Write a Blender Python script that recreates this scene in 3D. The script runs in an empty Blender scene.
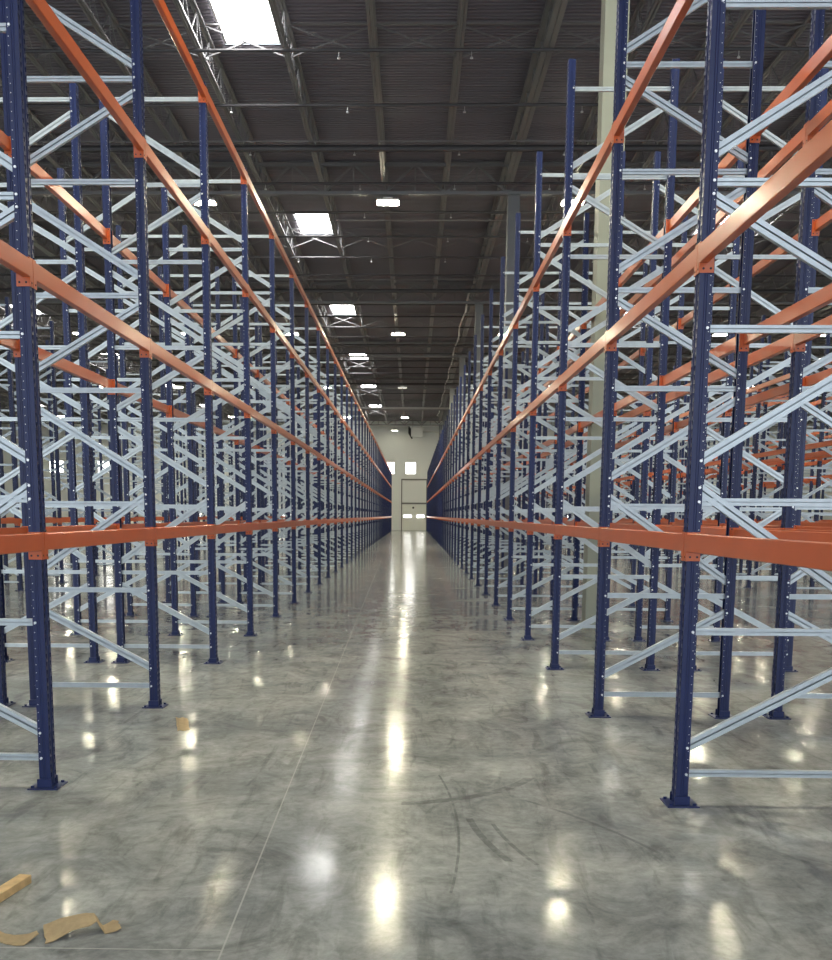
import bpy, math, random
from mathutils import Vector, Matrix
random.seed(7)
PI = math.pi
scn = bpy.context.scene
COL = scn.collection

# ------------------------------------------------------------------ camera
EYE = 1.705
cam_d = bpy.data.cameras.new('camera'); cam = bpy.data.objects.new('camera', cam_d); COL.objects.link(cam)
cam_d.sensor_fit = 'HORIZONTAL'; cam_d.sensor_width = 36.0
cam_d.lens = 36.0*1050.0/832.0
cam_d.shift_x = (416-391.0)/832.0
cam_d.shift_y = (670.3-480)/832.0
cam_d.clip_end = 400; cam_d.clip_start = 0.05
_pi, _ya, _ro = -0.1467, 0.0192, 0.0055
F = Vector((-math.sin(_ya)*math.cos(_pi), math.cos(_ya)*math.cos(_pi), math.sin(_pi)))
Rt = Vector((math.cos(_ya), math.sin(_ya), 0))
Up = Rt.cross(F)
R2 = Rt*math.cos(_ro)+Up*math.sin(_ro); U2 = -Rt*math.sin(_ro)+Up*math.cos(_ro)
M = Matrix((R2, U2, -F)).transposed().to_4x4(); M.translation = Vector((0, 0, EYE))
cam.matrix_world = M
scn.camera = cam

# ------------------------------------------------------------------ world, light levels, exposure
W = bpy.data.worlds.new('world'); scn.world = W; W.use_nodes = True
W.node_tree.nodes['Background'].inputs[0].default_value = (0.86, 0.93, 1.0, 1)
W.node_tree.nodes['Background'].inputs[1].default_value = 2.1
SKYLIGHT_E = 25.0
LENS_E = 540.0
WINDOW_E = 7.0
scn.view_settings.view_transform = 'Standard'; scn.view_settings.look = 'None'
scn.view_settings.gamma = 1; scn.view_settings.use_curve_mapping = False
scn.view_settings.exposure = 0.14

# ------------------------------------------------------------------ materials
def mat(name, col, rough=.5, metal=0., spec=.5, noise=None, bump=None, emit=None, coat=0):
    m = bpy.data.materials.new(name); m.use_nodes = True
    nt = m.node_tree; b = nt.nodes['Principled BSDF']
    b.inputs['Base Color'].default_value = (*col, 1); b.inputs['Roughness'].default_value = rough
    b.inputs['Metallic'].default_value = metal; b.inputs['Specular IOR Level'].default_value = spec
    if coat: b.inputs['Coat Weight'].default_value = coat; b.inputs['Coat Roughness'].default_value = .15
    if emit:
        b.inputs['Emission Color'].default_value = (*emit[0], 1); b.inputs['Emission Strength'].default_value = emit[1]
    if noise or bump:
        tc = nt.nodes.new('ShaderNodeTexCoord')
        if noise:
            sc, amt = noise
            n = nt.nodes.new('ShaderNodeTexNoise'); n.inputs['Scale'].default_value = sc; n.inputs['Detail'].default_value = 6
            nt.links.new(tc.outputs['Object'], n.inputs['Vector'])
            r = nt.nodes.new('ShaderNodeValToRGB')
            r.color_ramp.elements[0].position = .3; r.color_ramp.elements[1].position = .7
            r.color_ramp.elements[0].color = (*[c*(1-amt) for c in col], 1)
            r.color_ramp.elements[1].color = (*[min(1, c*(1+amt)) for c in col], 1)
            nt.links.new(n.outputs['Fac'], r.inputs['Fac']); nt.links.new(r.outputs['Color'], b.inputs['Base Color'])
        if bump:
            sc, st = bump
            n = nt.nodes.new('ShaderNodeTexNoise'); n.inputs['Scale'].default_value = sc; n.inputs['Detail'].default_value = 3
            nt.links.new(tc.outputs['Object'], n.inputs['Vector'])
            bp = nt.nodes.new('ShaderNodeBump'); bp.inputs['Strength'].default_value = st; bp.inputs['Distance'].default_value = .01
            nt.links.new(n.outputs['Fac'], bp.inputs['Height']); nt.links.new(bp.outputs['Normal'], b.inputs['Normal'])
    return m

BLUE = mat('navy_paint', (.009, .018, .082), .34, 0, .4, noise=(5, .12))
ORANGE = mat('orange_paint', (.56, .105, .022), .33, 0, .5, noise=(3, .06), coat=.2)
GALV = mat('galvanised_steel', (.49, .55, .59), .36, .55, .5, noise=(14, .08))
BOLT = mat('zinc_bolt', (.8, .82, .84), .3, .6)
HOLE = mat('hole_shadowed_steel', (.03, .02, .02), .6)
DECK = mat('roof_deck_steel', (.20, .185, .21), .55, .2, .4, noise=(.25, .1))
STEEL = mat('roof_steel_primer', (.20, .20, .205), .55, .1)
PIPE = mat('pipe_primer', (.06, .058, .062), .5, .2)
CONDUIT = mat('conduit_galvanised', (.5, .5, .5), .4, .5)
COLM = mat('column_paint_lit', (.28, .30, .25), .5, noise=(1.5, .05))  # first column: paler because lit, that light is put into the colour
COLD = mat('column_paint_shaded', (.16, .165, .17), .5)  # remaining columns, with their lack of light put into a darker colour
WHITE = mat('white_enamel', (.78, .78, .76), .4)
PANE = mat('skylight_pane', (.9, .9, .9), .5, emit=((1, .985, .97), SKYLIGHT_E))
WPANE = mat('window_pane_daylight', (.9, .9, .9), .4, emit=((1, .99, .96), WINDOW_E))
LENS = mat('lamp_lens', (1, 1, .9), .4, emit=((1, .93, .68), LENS_E))
LENSLOW = mat('lamp_lens_soft', (1, 1, .9), .4, emit=((1, .94, .72), 25))
LENSOFF = mat('lamp_lens_dim', (.8, .8, .75), .4, emit=((1, .96, .85), 1.2))
CARD = mat('cardboard', (.36, .27, .15), .8, noise=(30, .12), bump=(80, .2))
WOOD = mat('pine_wood', (.58, .40, .19), .6, noise=(16, .22), bump=(40, .2))
WOODEND = mat('pine_end_grain', (.66, .42, .17), .7, noise=(60, .25))
DOORM = mat('door_panel_white', (.86, .88, .82), .4)
RUBBER = mat('black_rubber', (.03, .03, .03), .6)
HEATER = mat('heater_sheet_metal', (.72, .73, .70), .4, .3)
HBLK = mat('heater_dark_louvre', (.05, .05, .05), .5)

def wall_mat():
    m = mat('wall_tilt_concrete', (.62, .65, .60), .7)
    nt = m.node_tree; b = nt.nodes['Principled BSDF']
    tc = nt.nodes.new('ShaderNodeTexCoord')
    br = nt.nodes.new('ShaderNodeTexNoise'); br.inputs['Scale'].default_value = .25; br.inputs['Detail'].default_value = 4
    nt.links.new(tc.outputs['Object'], br.inputs['Vector'])
    r = nt.nodes.new('ShaderNodeValToRGB')
    r.color_ramp.elements[0].color = (.78, .81, .80, 1); r.color_ramp.elements[1].color = (.85, .87, .86, 1)
    nt.links.new(br.outputs['Fac'], r.inputs['Fac']); nt.links.new(r.outputs['Color'], b.inputs['Base Color'])
    return m
WALL = wall_mat()

def floor_mat():
    m = bpy.data.materials.new('polished_concrete'); m.use_nodes = True
    nt = m.node_tree; N = nt.nodes; L = nt.links; b = N['Principled BSDF']
    tc = N.new('ShaderNodeTexCoord'); P = tc.outputs['Object']
    def noise(scale, detail=6, rough=.6, dist=0, sx=1, sy=1, off=0):
        mp = N.new('ShaderNodeMapping'); mp.inputs['Scale'].default_value = (sx, sy, 1); mp.inputs['Location'].default_value = (off, off*.7, 0)
        L.new(P, mp.inputs['Vector'])
        n = N.new('ShaderNodeTexNoise'); n.inputs['Scale'].default_value = scale; n.inputs['Detail'].default_value = detail
        n.inputs['Roughness'].default_value = rough; n.inputs['Distortion'].default_value = dist
        L.new(mp.outputs['Vector'], n.inputs['Vector']); return n.outputs['Fac']
    def ramp(x, stops):
        r = N.new('ShaderNodeValToRGB'); el = r.color_ramp.elements
        while len(el) < len(stops): el.new(.5)
        for e, (p, c) in zip(el, stops): e.position = p; e.color = (c, c, c, 1) if not isinstance(c, tuple) else (*c, 1)
        L.new(x, r.inputs['Fac']); return r.outputs['Color']
    def mix(a, c, fac, mode='MULTIPLY'):
        x = N.new('ShaderNodeMix'); x.data_type = 'RGBA'; x.blend_type = mode
        if isinstance(fac, (int, float)): x.inputs[0].default_value = fac
        else: L.new(fac, x.inputs[0])
        for s, v in ((6, a), (7, c)):
            if isinstance(v, tuple): x.inputs[s].default_value = (*v, 1)
            else: L.new(v, x.inputs[s])
        return x.outputs[2]
    def math_(op, a, c=None):
        x = N.new('ShaderNodeMath'); x.operation = op
        for i, v in enumerate((a, c)):
            if v is None: continue
            if isinstance(v, (int, float)): x.inputs[i].default_value = v
            else: L.new(v, x.inputs[i])
        return x.outputs[0]
    base = ramp(noise(.55, 8, .65, .6), [(.3, (.18, .195, .20)), (.5, (.28, .295, .288)), (.7, (.38, .39, .37))])
    cloud = ramp(noise(2.2, 9, .7, 1.2, 1, .8, 3), [(.34, .50), (.5, .92), (.66, 1.22)])
    c = mix(base, cloud, .8)
    fine = ramp(noise(14, 8, .75, .4), [(.3, .72), (.6, 1.10)])
    c = mix(c, fine, .85)
    streak = ramp(noise(3.2, 6, .6, .8, 2.6, .45, 9), [(.34, .5), (.46, 1.0)])
    c = mix(c, streak, .55)
    spots = ramp(noise(5.5, 7, .6, .2, 1, 1, 21), [(.70, 0.), (.76, 1.)])
    c = mix(c, (.36, .36, .35), math_('MULTIPLY', spots, .5), 'MIX')
    sep = N.new('ShaderNodeSeparateXYZ'); L.new(P, sep.inputs[0])
    def line(sock, pos, w):
        d = math_('ABSOLUTE', math_('SUBTRACT', sock, pos)); return math_('LESS_THAN', d, w)
    # the bay beyond the saw-cut joint was poured separately: darker left of it near the camera
    jl = math_('MULTIPLY', line(math_('ADD', sep.outputs[0], math_('MULTIPLY', sep.outputs[1], .012)), -.69, .004), 1.)
    jt = math_('MULTIPLY', line(sep.outputs[1], 3.93, .004), math_('LESS_THAN', sep.outputs[0], -.735))
    j = math_('MAXIMUM', jl, jt)
    for y in (35.0, 58.0, 81.0, 104.0): j = math_('MAXIMUM', j, line(sep.outputs[1], y, .05))
    c = mix(c, (.42, .42, .40), math_('MULTIPLY', j, .7), 'MIX')
    # curved tyre scuffs
    def arc(cx, cy, r, w, ylo, yhi, xlo=-9):
        dx = math_('SUBTRACT', sep.outputs[0], cx); dy = math_('SUBTRACT', sep.outputs[1], cy)
        d = math_('SQRT', math_('ADD', math_('MULTIPLY', dx, dx), math_('MULTIPLY', dy, dy)))
        a = math_('LESS_THAN', math_('ABSOLUTE', math_('SUBTRACT', d, r)), w)
        a = math_('MULTIPLY', a, math_('GREATER_THAN', sep.outputs[1], ylo)); a = math_('MULTIPLY', a, math_('LESS_THAN', sep.outputs[1], yhi))
        return math_('MULTIPLY', a, math_('GREATER_THAN', sep.outputs[0], xlo))
    scuff = math_('MAXIMUM', arc(-.253, 7.208, 1.135, .035, 5.9, 6.75, -.05), arc(-7.593, 5.703, 7.861, .007, 4.6, 6.8))
    scuff = math_('MAXIMUM', scuff, arc(3.484, 6.085, 3.159, .02, 5.05, 5.8, -.1)); scuff = math_('MAXIMUM', scuff, arc(3.60, 6.085, 3.159, .012, 5.0, 5.7, -.1))
    scuff = math_('MAXIMUM', scuff, arc(-1.9, 4.0, 3.4, .012, 5.2, 6.2, .6))
    sn = ramp(noise(9, 5, .6), [(.34, 0.), (.5, 1.)])
    c = mix(c, (.10, .105, .105), math_('MULTIPLY', math_('MULTIPLY', scuff, sn), .55), 'MIX')
    L.new(c, b.inputs['Base Color'])
    rr = ramp(noise(1.6, 8, .65, .8, 1, .7, 5), [(.3, .09), (.7, .17)])
    L.new(rr, b.inputs['Roughness'])
    b.inputs['Specular IOR Level'].default_value = .06
    h = noise(2.4, 5, .5, .3)
    h2 = noise(26, 4, .6)
    hh = math_('ADD', h, math_('MULTIPLY', h2, .06))
    bp = N.new('ShaderNodeBump'); bp.inputs['Strength'].default_value = .25; bp.inputs['Distance'].default_value = .008
    L.new(hh, bp.inputs['Height']); L.new(bp.outputs['Normal'], b.inputs['Normal'])
    return m
FLOOR = floor_mat()

# ------------------------------------------------------------------ mesh helpers
class MB:
    def __init__(s): s.v = []; s.f = []; s.m = []
    def poly(s, pts, faces, mi=0):
        o = len(s.v); s.v += [tuple(p) for p in pts]
        for f in faces: s.f.append(tuple(i+o for i in f)); s.m.append(mi)
    def box(s, x0, x1, y0, y1, z0, z1, mi=0):
        x0, x1 = min(x0, x1), max(x0, x1); y0, y1 = min(y0, y1), max(y0, y1); z0, z1 = min(z0, z1), max(z0, z1)
        s.poly([(x0,y0,z0),(x1,y0,z0),(x1,y1,z0),(x0,y1,z0),(x0,y0,z1),(x1,y0,z1),(x1,y1,z1),(x0,y1,z1)],
               [(0,3,2,1),(4,5,6,7),(0,1,5,4),(1,2,6,5),(2,3,7,6),(3,0,4,7)], mi)
    def sweep(s, prof, a, b, xax, yax, mi=0, caps=True):
        """closed 2-D profile (list of (u,v)) swept straight from a to b"""
        a = Vector(a); b = Vector(b); xax = Vector(xax).normalized(); yax = Vector(yax).normalized(); n = len(prof)
        pts = [a+xax*u+yax*v for u, v in prof]+[b+xax*u+yax*v for u, v in prof]
        fs = [(i, (i+1) % n, (i+1) % n+n, i+n) for i in range(n)]
        if caps: fs += [tuple(range(n-1, -1, -1)), tuple(range(n, 2*n))]
        s.poly(pts, fs, mi)
    def bar(s, a, b, w, h, mi=0, ref=(0, 0, 1)):
        a = Vector(a); b = Vector(b); d = (b-a).normalized(); r = Vector(ref)
        if abs(d.dot(r)) > .99: r = Vector((0, 1, 0))
        x = d.cross(r).normalized(); y = x.cross(d)
        s.sweep([(-w/2,-h/2),(w/2,-h/2),(w/2,h/2),(-w/2,h/2)], a, b, x, y, mi)
    def tube(s, a, b, r, n=8, mi=0, r2=None):
        a = Vector(a); b = Vector(b); d = (b-a).normalized(); q = Vector((0, 0, 1)) if abs(d.z) < .9 else Vector((1, 0, 0))
        x = d.cross(q).normalized(); y = d.cross(x); r2 = r if r2 is None else r2
        pts = [a+(x*math.cos(t)+y*math.sin(t))*r for t in [2*PI*i/n for i in range(n)]]
        pts += [b+(x*math.cos(t)+y*math.sin(t))*r2 for t in [2*PI*i/n for i in range(n)]]
        s.poly(pts, [(i, (i+1) % n, (i+1) % n+n, i+n) for i in range(n)]+[tuple(range(n-1,-1,-1)), tuple(range(n, 2*n))], mi)
    def mesh(s, name, mats, flip=False, smooth=False):
        me = bpy.data.meshes.new(name)
        v = [(-x, y, z) for x, y, z in s.v] if flip else s.v
        f = [tuple(reversed(q)) for q in s.f] if flip else s.f
        me.from_pydata(v, [], f)
        for m in (mats if isinstance(mats, (list, tuple)) else [mats]): me.materials.append(m)
        me.polygons.foreach_set('material_index', s.m)
        if smooth: me.polygons.foreach_set('use_smooth', [True]*len(s.f))
        me.update(); return me
    def add(s, o, dx=0, dy=0, dz=0, flip=False, mi=None):
        k = len(s.v); sg = -1 if flip else 1
        s.v += [(sg*x+dx, y+dy, z+dz) for x, y, z in o.v]
        for f, m in zip(o.f, o.m):
            f = tuple(i+k for i in (reversed(f) if flip else f)); s.f.append(f); s.m.append(m if mi is None else mi)

def obj(name, me, parent=None, loc=(0, 0, 0), kind=None):
    o = bpy.data.objects.new(name, me); COL.objects.link(o); o.location = loc
    if parent: o.parent = parent
    if kind: o['kind'] = kind
    return o
def tag(o, label, cat, group=None, kind=None):
    o['label'] = label; o['category'] = cat
    if group: o['group'] = group
    if kind: o['kind'] = kind
    return o
def copy_tree(o, parent=None):
    c = o.copy(); COL.objects.link(c)
    if parent: c.parent = parent
    for ch in KIDS.get(o.name, []): copy_tree(ch, c)
    return c
KIDS = {}
def part(name, me, parent, loc=(0, 0, 0)):
    o = obj(name, me, parent, loc); KIDS.setdefault(parent.name, []).append(o); return o

ORD = ['first','second','third','fourth','fifth','sixth','seventh','eighth','ninth','tenth','eleventh','twelfth','thirteenth','fourteenth',
       'fifteenth','sixteenth','seventeenth','eighteenth','nineteenth','twentieth']

# ------------------------------------------------------------------ setting: floor, walls, roof
X0, X1, YB, YE = -48.0, 48.0, -9.0, 120.0
b = MB(); b.box(X0-.3, X1+.3, YB, YE+.3, -.2, 0); obj('floor', b.mesh('floor', FLOOR), kind='structure')
DECKZ = 12.1
JX = [2.75-1.83*k for k in range(-24, 28)]
GY = [16.8+16.2*k for k in range(-1, 7)]
SKX = [-3.655+16.47*k for k in (-2, -1, 0)]+[10.985, 27.455]
SKY = [7.8+16.1*k for k in range(0, 7)]
SW, SL = .64, 1.42

# walls
def wall_with_holes(name, holes):
    b = MB(); xs = sorted({X0, X1, *[h[0] for h in holes], *[h[1] for h in holes]}); zs = sorted({0, 12.6, *[h[2] for h in holes], *[h[3] for h in holes]})
    for i in range(len(xs)-1):
        for j in range(len(zs)-1):
            cx, cz = (xs[i]+xs[i+1])/2, (zs[j]+zs[j+1])/2
            if any(h[0] < cx < h[1] and h[2] < cz < h[3] for h in holes): continue
            b.box(xs[i], xs[i+1], YE, YE+.25, zs[j], zs[j+1])
    return obj(name, b.mesh(name, WALL), kind='structure')
WX = [(-3.2, -1.97), (-.82, .40), (-41.1, -39.4), (-35.6, -34.2), (34.2, 35.6)]
DX = [(-1.15, 1.55), (-15.5, -12.8), (-26.5, -23.8), (15.5, 18.2), (24.5, 27.2)]
holes = [(a, c, 6.25, 7.62) for a, c in WX]+[(a, c, 0, 2.9) for a, c in DX]
wall = wall_with_holes('wall_back', holes)
for i, (a, c) in enumerate(WX):
    b = MB(); t = .07
    for q in ((a, a+t, 6.25, 7.62), (c-t, c, 6.25, 7.62), (a, c, 6.25, 6.25+t), (a, c, 7.62-t, 7.62)): b.box(q[0], q[1], YE-.02, YE+.2, q[2], q[3])
    w = obj('window_%d' % (i+1), b.mesh('window_frame', WHITE), kind='structure')
    p = MB(); p.box(a+t, c-t, YE+.1, YE+.13, 6.25+t, 7.62-t); obj('window_pane', p.mesh('window_pane', WPANE), w)
for i, (a, c) in enumerate(DX):
    b = MB()
    # sectional dock door: six panels with grooves between
    for k in range(6):
        z0 = k*2.9/6; b.box(a, c, YE+.08, YE+.13, z0+.015, z0+2.9/6-.015); b.box(a, c, YE+.1, YE+.13, z0-.0, z0+2.9/6)
    for x in (a+.45, (a+c)/2, c-.45): b.box(x-.03, x+.03, YE+.06, YE+.08, .02, 2.85)
    d = obj('door_%d' % (i+1), b.mesh('door', DOORM), kind='structure')
    p = MB()
    for x in (a+.62, c-.62): p.box(x-.42, x+.42, YE+.06, YE+.085, 1.46, 1.74)
    obj('door_window', p.mesh('door_window', WPANE), d)
    g = MB(); g.box(a-.12, a, YE-.06, YE+.02, 0, 5.75); g.box(c, c+.12, YE-.06, YE+.02, 0, 5.75); g.box(a-.12, c+.12, YE-.08, YE+.0, 2.95, 3.12)
    g.box(a, c, YE-.12, YE-.05, 5.6, 5.75)
    obj('door_track', g.mesh('door_track', STEEL), d)
    h = MB(); h.tube(((a+c)/2-.1, YE+.07, 2.55), ((a+c)/2-.1, YE+.03, 2.55), .12, 10); obj('door_vent', h.mesh('door_vent', HBLK), d)
b = MB(); b.box(X0-.3, X0, YB, YE+.3, 0, 12.6); obj('wall_left', b.mesh('wall_left', WALL), kind='structure')
b = MB(); b.box(X1, X1+.3, YB, YE+.3, 0, 12.6); obj('wall_right', b.mesh('wall_right', WALL), kind='structure')
# concrete pilasters on the back wall
for i, x in enumerate([-43.0, -38.0, -32.5, -29.5, -21.0, -18.0, -9.8, -4.3, 2.9, 11, 21, 31, 41]):
    b = MB(); b.box(x-.16, x+.16, YE-.18, YE, 0, 11.8); obj('trim_%d' % (i+1), b.mesh('pilaster', WALL if i != 7 else WALL), kind='structure')

# corrugated roof deck (ribs run across the aisle), left open under the skylights
b = MB(); xs = sorted([X0-.3, X1+.3]+[x-SW for x in SKX]+[x+SW for x in SKX])
pitch = .152; y = YB
while y < YE+.3:
    ry = [(y, DECKZ), (y+.045, DECKZ), (y+.06, DECKZ+.05), (y+.137, DECKZ+.05), (y+pitch, DECKZ)]
    insky = any(abs(y+pitch/2-s) < SL for s in SKY)
    for i in range(len(xs)-1):
        cx = (xs[i]+xs[i+1])/2
        if insky and any(abs(cx-s) < SW for s in SKX): continue
        for (ya, za), (yb, zb) in zip(ry, ry[1:]):
            b.poly([(xs[i], ya, za), (xs[i+1], ya, za), (xs[i+1], yb, zb), (xs[i], yb, zb)], [(0, 3, 2, 1)])
    if not insky: b.box(X0-.3, X1+.3, y, y+pitch, DECKZ+.055, DECKZ+.06)
    else:
        for i in range(len(xs)-1):
            cx = (xs[i]+xs[i+1])/2
            if any(abs(cx-s) < SW for s in SKX): continue
            b.box(xs[i], xs[i+1], y, y+pitch, DECKZ+.055, DECKZ+.06)
    y += pitch
ceiling = obj('ceiling', b.mesh('ceiling', DECK), kind='structure')

# open-web joist, origin at its near end under the deck
def joist_mb(L=16.2, heavy=False):
    b = MB(); top, bot = 12.07, 11.34; w = .055 if not heavy else .11; h = .055 if not heavy else .09
    b.box(-w-.008, -.008, 0, L, top-h, top); b.box(.008, w+.008, 0, L, top-h, top)
    b.box(-w-.008, -.008, .5, L-.5, bot, bot+h); b.box(.008, w+.008, .5, L-.5, bot, bot+h)
    n = 22; st = (L-1.0)/n
    for i in range(n):
        a, c = .5+i*st, .5+(i+1)*st
        z0, z1 = (bot+h/2, top-h/2) if i % 2 == 0 else (top-h/2, bot+h/2)
        b.bar((0, a, z0), (0, c, z1), .024 if not heavy else .06, .024 if not heavy else .06)
        if i % 2: b.bar((0, a, top-h/2), (0, a, bot+h/2), .018, .018)
    b.bar((0, 0, top-h), (0, .5, bot+h), .03, .03); b.bar((0, L, top-h), (0, L-.5, bot+h), .03, .03)
    return b
jm, hm = joist_mb(), joist_mb(heavy=True)
jme, hme = jm.mesh('joist', STEEL), hm.mesh('joist_heavy', STEEL)
rest = MB(); n = 0
spots = []
for gy in GY[:-1]:
    for i, x in enumerate(JX):
        heavy = abs(((x-2.75)/16.47) - round((x-2.75)/16.47)) < .02
        vis = (abs(x) < .42*(gy+16.2)+1)
        if vis: spots.append((gy+.6*abs(x), x, gy, heavy))
spots.sort()
for k, (_, x, gy, heavy) in enumerate(spots):
    if k < 96: obj('roof_joist', hme if heavy else jme, ceiling, (x, gy, 0))
    else: rest.add(hm if heavy else jm, x, gy)
obj('roof_joist', rest.mesh('joists_far', STEEL), ceiling, kind='stuff')

# girder trusses across the aisle
def girder_mb(L=16.47):
    b = MB(); top, bot = 12.04, 11.13
    for s in (-1, 1):
        b.box(0, L, s*.03, s*.11, top-.02, top); b.box(0, L, s*.03, s*.05, top-.1, top)
        b.box(0, L, s*.03, s*.11, bot, bot+.02); b.box(0, L, s*.03, s*.05, bot, bot+.1)
    n = 18; st = L/n
    for i in range(n):
        z0, z1 = (bot+.05, top-.05) if i % 2 == 0 else (top-.05, bot+.05)
        b.bar((i*st, 0, z0), ((i+1)*st, 0, z1), .06, .05, ref=(0, 1, 0))
        if i % 2: b.bar((i*st, 0, top), (i*st, 0, bot), .035, .035)
    return b
gm = girder_mb().mesh('girder', STEEL)
for gy in GY:
    for c in range(-3, 3):
        x = 2.75+16.47*c
        if abs(x+8) > .42*gy+16: continue
        obj('roof_girder', gm, ceiling, (x, gy, 0))
# cross bridging between joists
def bridging(y, x0, x1):
    b = MB(); xs = [x for x in sorted(JX) if x0 <= x <= x1]
    for a, c in zip(xs, xs[1:]):
        b.bar((a, y, 12.03), (c, y, 11.38), .03, .03, ref=(0, 1, 0)); b.bar((a, y+.04, 11.38), (c, y+.04, 12.03), .03, .03, ref=(0, 1, 0))
    b.box(xs[0], xs[-1], y-.02, y+.02, 12.03, 12.06)
    return b
for gy in GY[:-1]:
    r = .42*(gy+10)+2
    for dy in (7.3, ): obj('joist_bridging', bridging(gy+dy, -r, r).mesh('bridging', STEEL), ceiling)
    b = MB(); b.box(-r, r, gy+3.4, gy+3.44, 11.31, 11.335); b.box(-r, r, gy+12.2, gy+12.24, 11.31, 11.335)
    obj('joist_bridging', b.mesh('bridging_flat', STEEL), ceiling)

# skylights: curb and glowing pane
sb = MB(); 
for q in ((-SW, -SW+.05, -SL, SL), (SW-.05, SW, -SL, SL), (-SW, SW, -SL, -SL+.05), (-SW, SW, SL-.05, SL)): sb.box(q[0], q[1], q[2], q[3], 0, .24)
sp = MB(); sp.box(-SW+.05, SW-.05, -SL+.05, SL-.05, .19, .21)
sbe, spe = sb.mesh('curb', WHITE), sp.mesh('pane', PANE)
def place_word(i, names): return names[i]
for xi, x in enumerate(SKX):
    cnt = 0
    for yi, y in enumerate(SKY):
        if abs(x) > .42*y+1: continue
        t = obj('skylight', None, loc=(x, y, DECKZ+.062)); obj('curb', sbe, t); obj('pane', spe, t)
        cnt += 1
        if xi == 2:
            lab = {0: 'rectangular daylit skylight behind and above the picture edge over the left row'}.get(yi) or \
                'bright white rectangular skylight along left side of aisle, %s from camera' % ORD[yi-1]
            tag(t, lab, 'skylight', 'skylights along the left of the aisle')
        else:
            tag(t, 'bright roof skylight over the racks to the %s, seen between braces' % ('far left' if xi == 0 else 'left' if xi == 1 else 'right' if xi == 3 else 'far right'),
                'skylight', 'skylights over the %s racks' % ('far left' if xi == 0 else 'left' if xi == 1 else 'right' if xi == 3 else 'far right'))

# ------------------------------------------------------------------ columns in the flue space
def column(x, y, label, m, group=None):
    t = obj('building_column', None, loc=(x, y, 0))
    b = MB(); b.box(-.175, .175, -.19, .19, .02, 11.08); 
    obj('shaft', b.mesh('shaft', m), t)
    b = MB(); b.box(-.2, .2, -.24, .24, 0, .025); obj('base_plate', b.mesh('base_plate', m), t)
    b = MB(); b.box(-.2, .2, -.26, .26, 11.08, 11.12); obj('cap_plate', b.mesh('cap_plate', m), t)
    tag(t, label, 'column', group)
XC = 2.93
for k, y in enumerate(GY[1:]):
    if k == 0: column(XC, y, 'tall pale grey-green building column rising between the back-to-back racks on the right', COLM)
    else: column(XC, y, ['', 'dark grey square column above the right racks, meeting the nearest roof girder',
                         'dark column behind the right racks, second along the aisle to reach the roof', 'dark column in right rack row, third of the dark ones from the camera',
                         'dark column in right rack row, fourth of the dark ones from the camera', 'dark column in right rack row, fifth of the dark ones from the camera',
                         'dark column in right rack row nearest the far wall'][k], COLD)

# ------------------------------------------------------------------ high bay lamps
hb = MB(); hb.box(-.33, .33, -.24, .24, 0, .05); hb.box(-.14, .14, -.12, .12, .05, .13)
for k in range(9): hb.box(-.3+.072*k, -.288+.072*k, -.2, .2, .05, .09)
he = hb.mesh('housing', WHITE)
le = MB(); le.box(-.31, -.02, -.2, .2, -.02, 0); le.box(.02, .31, -.2, .2, -.02, 0); leo = le.mesh('lens', LENS); lef = le.mesh('lens_dim', LENSOFF); lel = le.mesh('lens_soft', LENSLOW)
LZ = 10.92
ha = MB(); ha.tube((0, 0, .12), (0, 0, DECKZ-LZ+.0), .008, 6); ha.box(-.04, .04, -.04, .04, .13, .17); hae = ha.mesh('hanger', STEEL)
LY = [10.0, 33.0, 56.0, 79.0, 102.5]
LX = [-.80+5.49*k for k in range(-6, 7)]
def lamp(x, y, label, group=None, on=True, lens=None):
    t = obj('high_bay_light', None, loc=(x, y, LZ)); h = obj('housing', he, t); obj('lens', lens or (leo if on else lef), h); obj('hanger', hae, t)
    tag(t, label, 'lamp', group)
for yi, y in enumerate(LY):
    for x in LX:
        if abs(x) > .40*y+6: continue
        c = abs(x+.80) < .1
        if c: lab = ('glowing lamp hanging over the aisle, %s from the camera' % ORD[yi-1]) if yi else 'hanging lamp over the aisle above the camera, out of view'; g = 'lamps hanging over the aisle'
        else:
            side = 'left' if x < 0 else 'right'
            lab = 'glowing ceiling lamp over the %s racks, in %s crosswise lamp row' % (side, ORD[max(yi-1, 0)])
            if yi == 0: lab = 'ceiling lamp above the %s racks beside the camera, out of view' % side
            g = 'lamps over the %s racks in row %s' % (side, ORD[max(yi-1, 0)] if yi else 'by the camera')
        if c and yi == 3: lab = 'unlit pale lamp over the aisle, third hanging lamp from the camera'; g = None
        lamp(x, y, lab, g, not (c and yi == 3))
lamp(-2.0, 118.2, 'lamp glowing against the far wall left of the heater', lens=lel)

# ------------------------------------------------------------------ pipes
for i in range(24):
    y = 17.5+2.95*i
    r = min(46, .42*y+2)
    t = obj('sprinkler_pipe', None, loc=(0, y, 11.24))
    b = MB(); b.tube((-r, 0, 0), (r, 0, 0), .085 if i in (4, 10, 15, 21) else .036, 8); obj('pipe', b.mesh('pipe', PIPE), t)
    if i < 9:
        x = -7.1
        hb = MB(); hb.tube((0, 0, 0), (0, 0, -.12), .006, 6); hb.tube((0, 0, -.11), (0, 0, -.14), .03, 8, r2=.036); hme2 = hb.mesh('sprinkler_head', BOLT)
        while x < 7: obj('sprinkler_head', hme2, t, (x, 0, -.03)); x += 2.75
    tag(t, ('dark sprinkler pipe crossing under the roof, %s from the camera' % ORD[i]) if i < 9 else 'thin dark sprinkler pipe crossing the far part of the roof', 'pipe',
        'sprinkler pipes across the roof' if i < 9 else 'far sprinkler pipes')
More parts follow.
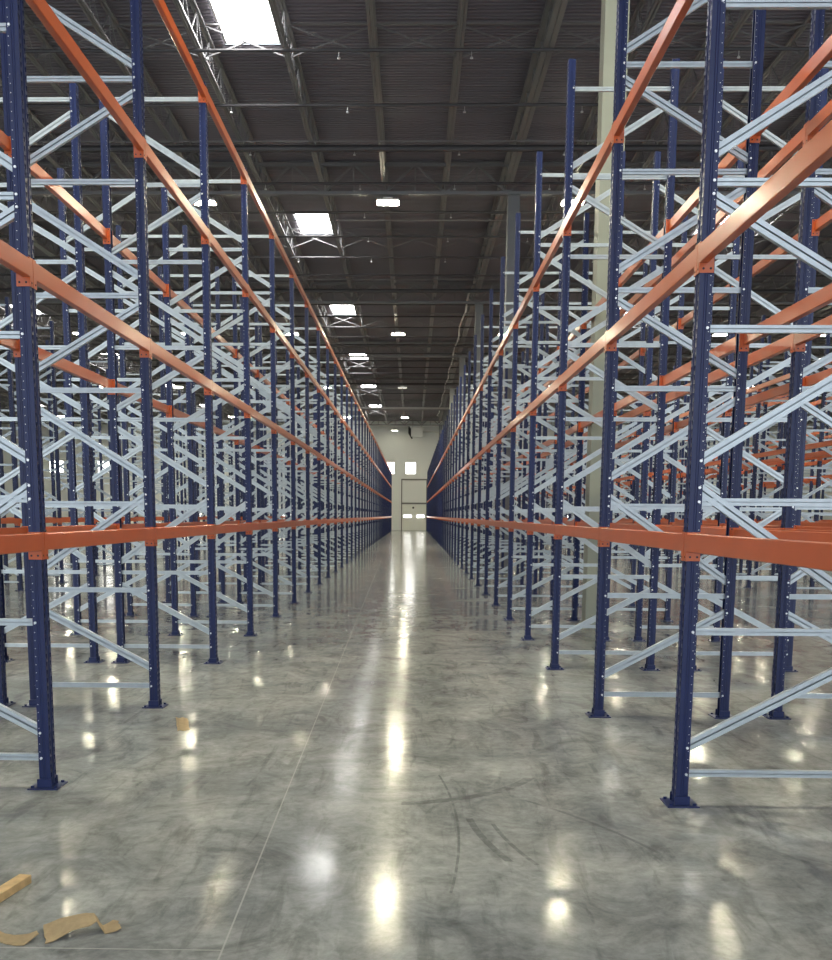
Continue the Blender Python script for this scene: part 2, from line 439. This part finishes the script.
# zig-zagging flexible conduit beside the column line, right of the aisle
b = MB(); p = Vector((2.38, 47, 11.25)); random.seed(3)
for i in range(26):
    q = Vector((2.38+.05*math.sin(i*1.7), 47+2.2*(i+1), 11.22+.05*math.cos(i*2.3))); b.tube(p, q, .04, 8); p = q
tag(obj('roof_conduit', b.mesh('roof_conduit', CONDUIT, smooth=True)), 'pale wavy conduit running along the roof above the right edge of the aisle', 'conduit')
b = MB(); b.tube((-6, 93, 10.85), (4.2, 93, 10.85), .09, 8); [b.tube((x, 93, 10.9), (x, 93, 11.345), .012, 6) for x in (-4.57, -.91, 2.75)]; tag(obj('cross_pipe', b.mesh('cross_pipe', CONDUIT)), 'pale straight pipe crossing the aisle just under the roof near the far end', 'pipe')
# ------------------------------------------------------------------ unit heater on the far wall
t = obj('unit_heater', None, loc=(.45, 118.9, 10.75))
b = MB(); b.box(-.65, .65, -.55, .55, -.45, .5); b.box(-.7, .7, -.6, .6, .5, .56); obj('cabinet', b.mesh('cabinet', HEATER), t)
b = MB()
for k in range(5): b.bar((-.66-.0, -.4, -.3+.16*k), (-.80, -.4, -.38+.16*k), .8, .02, ref=(0, 1, 0))
b.box(-.72, -.655, -.48, .48, -.4, .45); obj('louvre', b.mesh('louvre', HBLK), t)
b = MB(); b.tube((.6, 0, .1), (3.0, 0, .1), .1, 10); b.tube((2.95, 0, .1), (2.95, 0, 1.35), .1, 10); obj('flue_pipe', b.mesh('flue_pipe', HEATER, smooth=True), t)
b = MB()
for sx in (-.5, .5):
    for sy in (-.4, .4): b.tube((sx, sy, .5), (sx, sy, 1.35), .012, 6)
obj('hanger_rod', b.mesh('hanger_rod', STEEL), t)
tag(t, 'grey unit heater with dark louvre hanging in front of the far wall', 'heater')

# ------------------------------------------------------------------ pallet rack frames
FH = 6.39; FHL = 6.27; FD = 1.07; BAY = 2.8
HB = [.19, 1.04, 1.79, 2.75, 3.53, 4.44, 5.24, 6.11]
DG = [(.35, .90), (1.87, 1.16), (2.02, 2.66), (3.46, 2.86), (3.68, 4.33), (5.14, 4.53), (5.34, 5.98)]
TH = .0025
def upright_mb(detail=True, top=FH):
    b = MB(); z0, z1 = .008, top
    fx = -.0375
    if not detail:
        pr = [(.0375,.026),(.0375,.04),(0,.04),(-.006,.05),(fx,.05),(fx,.018),(fx+.008,.012),(fx+.008,-.012),(fx,-.018),(fx,-.05),(-.006,-.05),(0,-.04),(.0375,-.04),(.0375,-.026)]
        inn = [(.034,.026),(.034,.036),(-.0,.036),(-.01,.046),(fx+.004,.046),(fx+.004,.02),(fx+.012,.013),(fx+.012,-.013),(fx+.004,-.02),(fx+.004,-.046),(-.01,-.046),(0,-.036),(.034,-.036),(.034,-.026)]
        b.sweep(pr+inn[::-1], (0, 0, z0), (0, 0, z1), (1, 0, 0), (0, 1, 0)); return b
    for s in (1, -1):
        side = [(.0375,.024),(.0375,.040),(.010,.040),(.004,.045),(-.004,.045),(-.010,.05),(fx,.05)]
        inn = [(fx,.0475),(-.011,.0475),(-.005,.0425),(.003,.0425),(.009,.0375),(.035,.0375),(.035,.024)]
        pr = [(x, s*y) for x, y in side+inn]
        if s < 0: pr = pr[::-1]
        b.sweep(pr, (0, 0, z0), (0, 0, z1), (1, 0, 0), (0, 1, 0))
        # perforated front strip
        ya, yb = s*.018, s*.05
        z = z0; n = int((z1-z0)/.05)
        for i in range(n):
            za, zb = z0+i*.05, z0+(i+1)*.05
            if i == n-1: zb = z1
            hy0, hy1 = s*.023, s*.047; hz0, hz1 = za+.009, za+.039
            O = [(fx, ya, za), (fx, yb, za), (fx, yb, zb), (fx, ya, zb)]
            H = [(fx, s*.030, hz0), (fx, s*.040, hz0), (fx, hy1, hz1), (fx, hy0, hz1)]
            I = [(p[0]+TH, p[1], p[2]) for p in H]
            fs = [(0,4,5,1),(1,5,6,2),(2,6,7,3),(3,7,4,0),(4,8,9,5),(5,9,10,6),(6,10,11,7),(7,11,8,4)]
            if s < 0: fs = [f[::-1] for f in fs]
            b.poly(O+H+I, fs)
    pr = [(fx,.018),(fx+.007,.012),(fx+.007,-.012),(fx,-.018),(fx+TH,-.018),(fx+.007+TH,-.011),(fx+.007+TH,.011),(fx+TH,.018)]
    b.sweep(pr, (0, 0, z0), (0, 0, z1), (1, 0, 0), (0, 1, 0))
    return b
def bolts_and_glints(b, front):
    zs = []
    for h in HB: zs.append(h)
    for f, r in DG: zs.append(f if front else r)
    for z in zs:
        for s in (-1, 1): b.tube((.02, s*.040, z), (.02, s*.048, z), .0085, 6, 1)
    for i in range(3, 124):  # pale discs painted in for the highlights on embossed dimples
        z = .03+.05*i
        b.tube((.027, -.0398, z), (.027, -.0408, z), .0026, 5, 1)
def turned(o):          # the rear upright is the front one turned round
    r = MB(); r.v = [(-x, y, z) for x, y, z in o.v]; r.f = [tuple(reversed(f)) for f in o.f]; r.m = o.m; return r
UP = {}
for top in (FH, FHL):
    u = upright_mb(True, top); bolts_and_glints(u, True); v = upright_mb(True, top); bolts_and_glints(v, False); UP[top] = (u, turned(v))
plate = MB(); plate.box(-.095, .095, -.1, .1, 0, .008)
for s in (-1, 1):
    plate.tube((s*.07, -.075, .008), (s*.07, -.075, .022), .011, 6); plate.tube((s*.07, .075, .008), (s*.07, .075, .022), .011, 6)
plate.box(-.045, .045, -.062, -.052, .008, .06); plate.box(-.045, .045, .052, .062, .008, .06)
def lipC(w, d, lip, t=.003):
    # u across the strip, v = depth; open side at v = -d/2 (towards the camera)
    return [(-w/2,-d/2),(-w/2+lip,-d/2),(-w/2+lip,-d/2+t),(-w/2+t,-d/2+t),(-w/2+t,d/2-t),(w/2-t,d/2-t),(w/2-t,-d/2+t),(w/2-lip,-d/2+t),(w/2-lip,-d/2),(w/2,-d/2),(w/2,d/2),(-w/2,d/2)]
XA, XB = .018, FD-.018
def hbrace_mb(detail=True):
    b = MB(); pr = lipC(.042, .03, .0185) if detail else [(-.021,-.015),(.021,-.015),(.021,.015),(-.021,.015)]
    b.sweep(pr, (XA, 0, 0), (XB, 0, 0), (0, 0, 1), (0, 1, 0)); return b
def dbrace_mb(zf, zr, detail=True):
    b = MB(); a, c = Vector((XA, .0, zf)), Vector((XB, .0, zr)); d = (c-a).normalized(); u = Vector((-d.z, 0, d.x))
    pr = lipC(.062, .034, .0265) if detail else [(-.031,-.017),(-.005,-.017),(-.005,.012),(.005,.012),(.005,-.017),(.031,-.017),(.031,.017),(-.031,.017)]
    b.sweep(pr, a, c, u, (0, 1, 0)); return b
hbm = hbrace_mb()
dbs = [dbrace_mb(f-.5*(f+r)*0, r) for f, r in DG]
FAR = {}
for top in (FH, FHL):
    far = MB(); u0 = upright_mb(False, top); far.add(u0); far.add(turned(u0), dx=FD)
    far.box(-.095, .095, -.1, .1, 0, .008); far.box(FD-.095, FD+.095, -.1, .1, 0, .008)
    h0 = hbrace_mb(False)
    for z in HB: far.add(h0, dz=z, mi=1)
    for f, r in DG: far.add(dbrace_mb(f, r, False), mi=1)
    FAR[top] = far
MESH = {}
for s in (1, -1):
    for top in (FH, FHL):
        fl = s < 0
        MESH[s, top] = dict(uf=UP[top][0].mesh('upright', [BLUE, BOLT, HOLE], fl), ur=UP[top][1].mesh('upright_rear', [BLUE, BOLT, HOLE], fl), pl=plate.mesh('base_plate', BLUE, fl),
                   hb=hbm.mesh('horizontal_brace', GALV, fl), db=[d.mesh('diagonal_brace', GALV, fl) for d in dbs], far=FAR[top].mesh('rack_frame_far', [BLUE, GALV], fl))
PROTO = {}
def make_frame(key):
    m = MESH[key]; s = key[0]; t = obj('rack_frame', None)
    u = part('upright', m['uf'], t); part('base_plate', m['pl'], u)
    u = part('upright', m['ur'], t, (s*FD, 0, 0)); part('base_plate', m['pl'], u)
    for z in HB: part('horizontal_brace', m['hb'], t, (0, 0, z))
    for d in m['db']: part('diagonal_brace', d, t)
    return t
def frame(x, y, s, top, detailed):
    if detailed:
        key = (s, top)
        if key not in PROTO: PROTO[key] = make_frame(key); t = PROTO[key]
        else: t = copy_tree(PROTO[key])
        t.location = (x, y, 0)
    else: t = obj('rack_frame', MESH[s, top]['far'], loc=(x, y, 0))
    return t

# ------------------------------------------------------------------ beams
BL = BAY-.1-.008          # between upright side faces
BZ = [1.50, 3.09, 4.69, 6.135]   # beam undersides
def beam_mb(detail=True):
    b = MB(); y0, y1 = .054, BAY-.054; xf = -.0445  # front plane just proud of the upright
    if detail:
        pr = [(xf,.004),(xf,.1),(xf+.004,.104),(xf+.046,.104),(xf+.05,.1),(xf+.05,.004),(xf+.046,0),(xf+.004,0)]
    else: pr = [(xf,0),(xf,.104),(xf+.05,.104),(xf+.05,0)]
    b.sweep(pr[::-1], (0, y0, 0), (0, y1, 0), (1, 0, 0), (0, 0, 1)); return b
def conn_mb(e, detail=True):
    """end connector: angle plate on the front and camera-side face of the upright, e=+1 at the near end, -1 at far end"""
    b = MB(); ys = .051 if e > 0 else BAY-.051; t = .004; z0, z1 = -.053, .112
    b.box(-.0445, .038, ys, ys+e*t, z0, z1)
    yf = ys-e*.048
    b.box(-.0445, -.0405, ys, yf, z0, z1)
    if detail:
        yy = ys+e*t
        for (x, z) in ((-.02, -.03), (.02, -.03), (.02, .1)): b.tube((x, yy, z), (x, yy+e*.002, z), .007, 6, 1)
        for z in (-.03, .12): b.tube((-.0445, ys-e*.02, z), (-.0465, ys-e*.02, z), .006, 6, 1)
    return b
bmm, c1, c2 = beam_mb(), conn_mb(1), conn_mb(-1)
fb = beam_mb(False); fb.add(conn_mb(1, False)); fb.add(conn_mb(-1, False))
BM = {}
for s in (1, -1):
    fl = s < 0
    BM[s] = dict(b=bmm.mesh('beam', ORANGE, fl), c1=c1.mesh('end_connector', [ORANGE, HOLE], fl), c2=c2.mesh('end_connector', [ORANGE, HOLE], fl), far=fb.mesh('beam_far', ORANGE, fl))

# rows: name, front x, direction of depth, first Y, k range, front beam levels, rear beam levels, description
Y0L, Y0R = 6.41, 6.16
XL, XR = -2.286, 1.62
ROWS = [
 ('left row',             XL,             -1, Y0L, -1, 39, (0,1,2,3), (0,1,2), ''),
 ('right row',            XR,              1, Y0R, -1, 39, (0,1,2),   (0,1,2), ''),
 ('left back row',        XL-2*FD-.32,     1, Y0L, -1, 39, (), (), ''),
 ('right back row',       XR+2*FD+.46,    -1, Y0R, -1, 39, (0,1,2),   (0,1,2), ''),
 ('third left row',       -8.70,          -1, Y0L,  4, 38, (0,), (0,), ''),
 ('fourth left row',      -8.70-2*FD-.32,  1, Y0L,  5, 38, (0,), (), ''),
 ('third right row',      8.20,            1, Y0R,  3, 38, (0,1,2), (0,1,2), ''),
 ('fourth right row',     8.20+2*FD+.46,  -1, Y0R,  5, 38, (0,1,2), (0,1,2), ''),
 ('fifth right row',      14.75,           1, Y0R,  9, 30, (0,1,2), (0,1,2), ''),
 ('sixth right row',      14.75+2*FD+.46, -1, Y0R, 11, 30, (0,1), (0,1), ''),
]
LEVEL = ['eye-level', 'second-level', 'third-level', 'top-level']
frames, beams = [], []
for ri, (nm, xf, s, y0, k0, k1, fl, rl, desc) in enumerate(ROWS):
    for k in range(k0, k1+1):
        y = y0+k*BAY
        frames.append((ri, k, xf, y, s))
        if k < k1:
            for lv in fl: beams.append((ri, k, lv, xf, y, s, 'f'))
            for lv in rl: beams.append((ri, k, lv, xf+s*FD, y, -s, 'r'))
def far_rank(xx, y): return math.hypot(xx*1.5, y)
frames.sort(key=lambda f: f[3]+ (0 if f[0] < 4 else 15)*1.0)
restf = MB()
for n, (ri, k, x, y, s) in enumerate(frames):
    nm = ROWS[ri][0]; desc = ROWS[ri][8]; top = FHL if x < 0 else FH; kk = k-max(ROWS[ri][4], 0)
    if n >= 298:
        restf.add(FAR[top], x, y, 0, flip=s < 0); continue
    det = (ri < 4 and k <= 10) or (y < 30)
    t = frame(x, y, s, top, det)
    where = ['lining the left of the aisle', 'lining the right of the aisle', 'standing behind the left aisle row', 'standing behind the right aisle row'][ri] if ri < 4 else 'in the distant '+nm
    if k < 0: lab = 'navy rack frame %s, beyond the picture edge' % where; g = None
    elif (ri < 2 and kk < 16) or (ri < 4 and kk < 10): lab = 'navy rack frame with silver braces %s, %s from camera' % (where, ORD[kk]); g = nm+' frames'
    elif ri >= 4 and kk < 4: lab = 'navy rack frame %s, %s from camera' % (where, ORD[kk]); g = nm+' frames'
    else: lab = 'small navy rack frame in the crowded far stretch of the %s' % nm; g = 'far frames of the '+nm
    tag(t, lab, 'rack frame', g)
if restf.v: tag(obj('rack_frame', restf.mesh('far_frames', [BLUE, GALV])), 'farthest navy rack frames with silver braces, too many to count, near the far wall', 'rack frame', kind='stuff')

beams.sort(key=lambda q: q[4]+(0 if q[0] < 2 and q[6] == 'f' else 5 if q[0] < 4 else 18)*1.0)
restb = MB()
for n, (ri, k, lv, x, y, s, side) in enumerate(beams):
    nm = ROWS[ri][0]; z = BZ[lv]-(.02 if x < 0 else -.005)
    if n >= 298:
        restb.add(fb, x, y, z, flip=s < 0); continue
    if y < 34:
        t = obj('rack_beam', BM[s]['b'], loc=(x, y, z)); obj('end_connector', BM[s]['c1'], t); obj('end_connector', BM[s]['c2'], t)
    else: t = obj('rack_beam', BM[s]['far'], loc=(x, y, z))
    kk = k-max(ROWS[ri][4], 0)
    fb_ = 'aisle face' if side == 'f' else 'rear face'
    if ri in (3,): fb_ = 'far face' if side == 'f' else 'near face'
    if ri > 3: fb_ = 'near face' if (side == 'f') == (ri % 2 == 0) else 'far face'
    if k < 0: lab = '%s orange beam, %s of %s, running out past the picture edge' % (LEVEL[lv], fb_, nm); g = None
    elif kk < (12 if ri < 2 else 7): lab = '%s orange beam, %s of %s, from %s to %s frame' % (LEVEL[lv], fb_, nm, ORD[kk], ORD[kk+1]); g = '%s orange beams, %s of %s' % (LEVEL[lv], fb_, nm)
    else: lab = 'small distant %s orange beam, %s of %s' % (LEVEL[lv], fb_, nm); g = 'distant %s beams, %s of %s' % (LEVEL[lv], fb_, nm)
    tag(t, lab, 'rack beam', g)
if restb.v: tag(obj('rack_beam', restb.mesh('far_beams', ORANGE)), 'farthest orange rack beams merging into thin lines towards the far wall', 'rack beam', kind='stuff')

# ------------------------------------------------------------------ debris on the floor
def at(px, py, z=0.0):   # the point seen at a place in the photograph, at height z
    a = (px-391.0)/1050; bb = (py-670.3)/1050; c, s = math.cos(_ro), math.sin(_ro); a, bb = a*c+bb*s, -a*s+bb*c
    d = F+Rt*a-Up*bb; t = (z-EYE)/d.z; return Vector((d.x*t, d.y*t, z))
# pine offcut, square-sawn
B_, A = at(31.5, 883), at(-34, 925)
d = (B_-A).normalized(); nrm = Vector((d.y, -d.x, 0))
b = MB(); pr = [(-.058,.0),(-.002,.0),(0,.002),(0,.038),(-.002,.04),(-.058,.04),(-.06,.038),(-.06,.002)]
b.sweep(pr, (0, 0, 0), (B_-A), nrm, (0, 0, 1), caps=False)
b.sweep(pr, (0, 0, 0), (B_-A), nrm, (0, 0, 1)); b.f = b.f[8:]; b.m = b.m[8:]
for i in (-1, -2): b.m[i] = 1
o = obj('wood_offcut', b.mesh('wood_offcut', [WOOD, WOODEND]), loc=(A.x, A.y, 0)); tag(o, 'short pale pine offcut lying on the floor at the left edge', 'wood')
def strip(name, st, label, t=.0035, m=6, seed=1):
    """bent cardboard: stations of (front point, back point), smoothly subdivided, with real thickness"""
    rnd = random.Random(seed); pts = []; org = st[0][0].copy(); org.z = 0; n = len(st)
    for i, (f, k) in enumerate(st):
        for j in range(m):
            u = j/(m-1); p = f.lerp(k, u)-org
            if i in (0, n-1): p += (st[1][0]-st[0][0]).normalized()*rnd.uniform(-.006, .006)
            if j in (0, m-1): p += (k-f).normalized()*rnd.uniform(-.003, .003)
            p.z = max(p.z, .0005); pts.append(p)
    N = len(pts); full = pts+[p+Vector((0, 0, t)) for p in pts]; fs = []
    for i in range(n-1):
        for j in range(m-1):
            a = i*m+j; fs.append((a, a+1, a+m+1, a+m)); fs.append((a+N, a+m+N, a+m+1+N, a+1+N))
    edge = [j for j in range(m)]+[i*m+m-1 for i in range(1, n)]+[(n-1)*m+j for j in range(m-2, -1, -1)]+[i*m for i in range(n-2, 0, -1)]
    for a, c in zip(edge, edge[1:]+edge[:1]): fs.append((a, a+N, c+N, c))
    b = MB(); b.poly(full, fs); o = obj(name, b.mesh(name, CARD), loc=org); return tag(o, label, 'cardboard')
def S(*rows): return [(at(a, b_, z), at(c, d_, w)) for a, b_, z, c, d_, w in rows]
strip('cardboard_scrap', S((46,944,.001, 43,926,.012), (53,941.5,.004, 50,923,.02), (62,937,.012, 60,919,.032), (72,931,.028, 70,916.5,.044), (80,928.5,.036, 79,915,.052),
      (90,926,.042, 86,914,.056), (97,922,.046, 94,913.5,.058), (99,925.5,.032, 97.5,918,.040), (102,930,.014, 100,923,.02), (105,934,.001, 103,926,.004), (111,932.5,.003, 109,923,.007), (117,931,.008, 113,920.5,.014), (122,928,.014, 118,922,.016)),
      'long folded strip of brown cardboard on the floor near the bottom left corner')
strip('cardboard_scrap', S((-14,936,.02, -12,922,.04), (-4,941,.006, -3,930,.014), (6,944.5,.001, 5,934,.004), (16,946,.001, 14,935.5,.002), (24,945.5,.001, 22,935.5,.004), (31,940.5,.008, 29,934.5,.012), (38,933.5,.026, 36,930.5,.026)),
      'curled brown cardboard piece at the left picture edge beside the longer strip', seed=4)
strip('cardboard_scrap', S((177.5,731,.001, 176,717,.004), (180,730,.004, 179,718.5,.012), (184,731,.001, 183,717.5,.008), (190,729.5,.003, 187.5,719,.012)),
      'small torn cardboard square alone on the floor in front of the second left frame', seed=7)
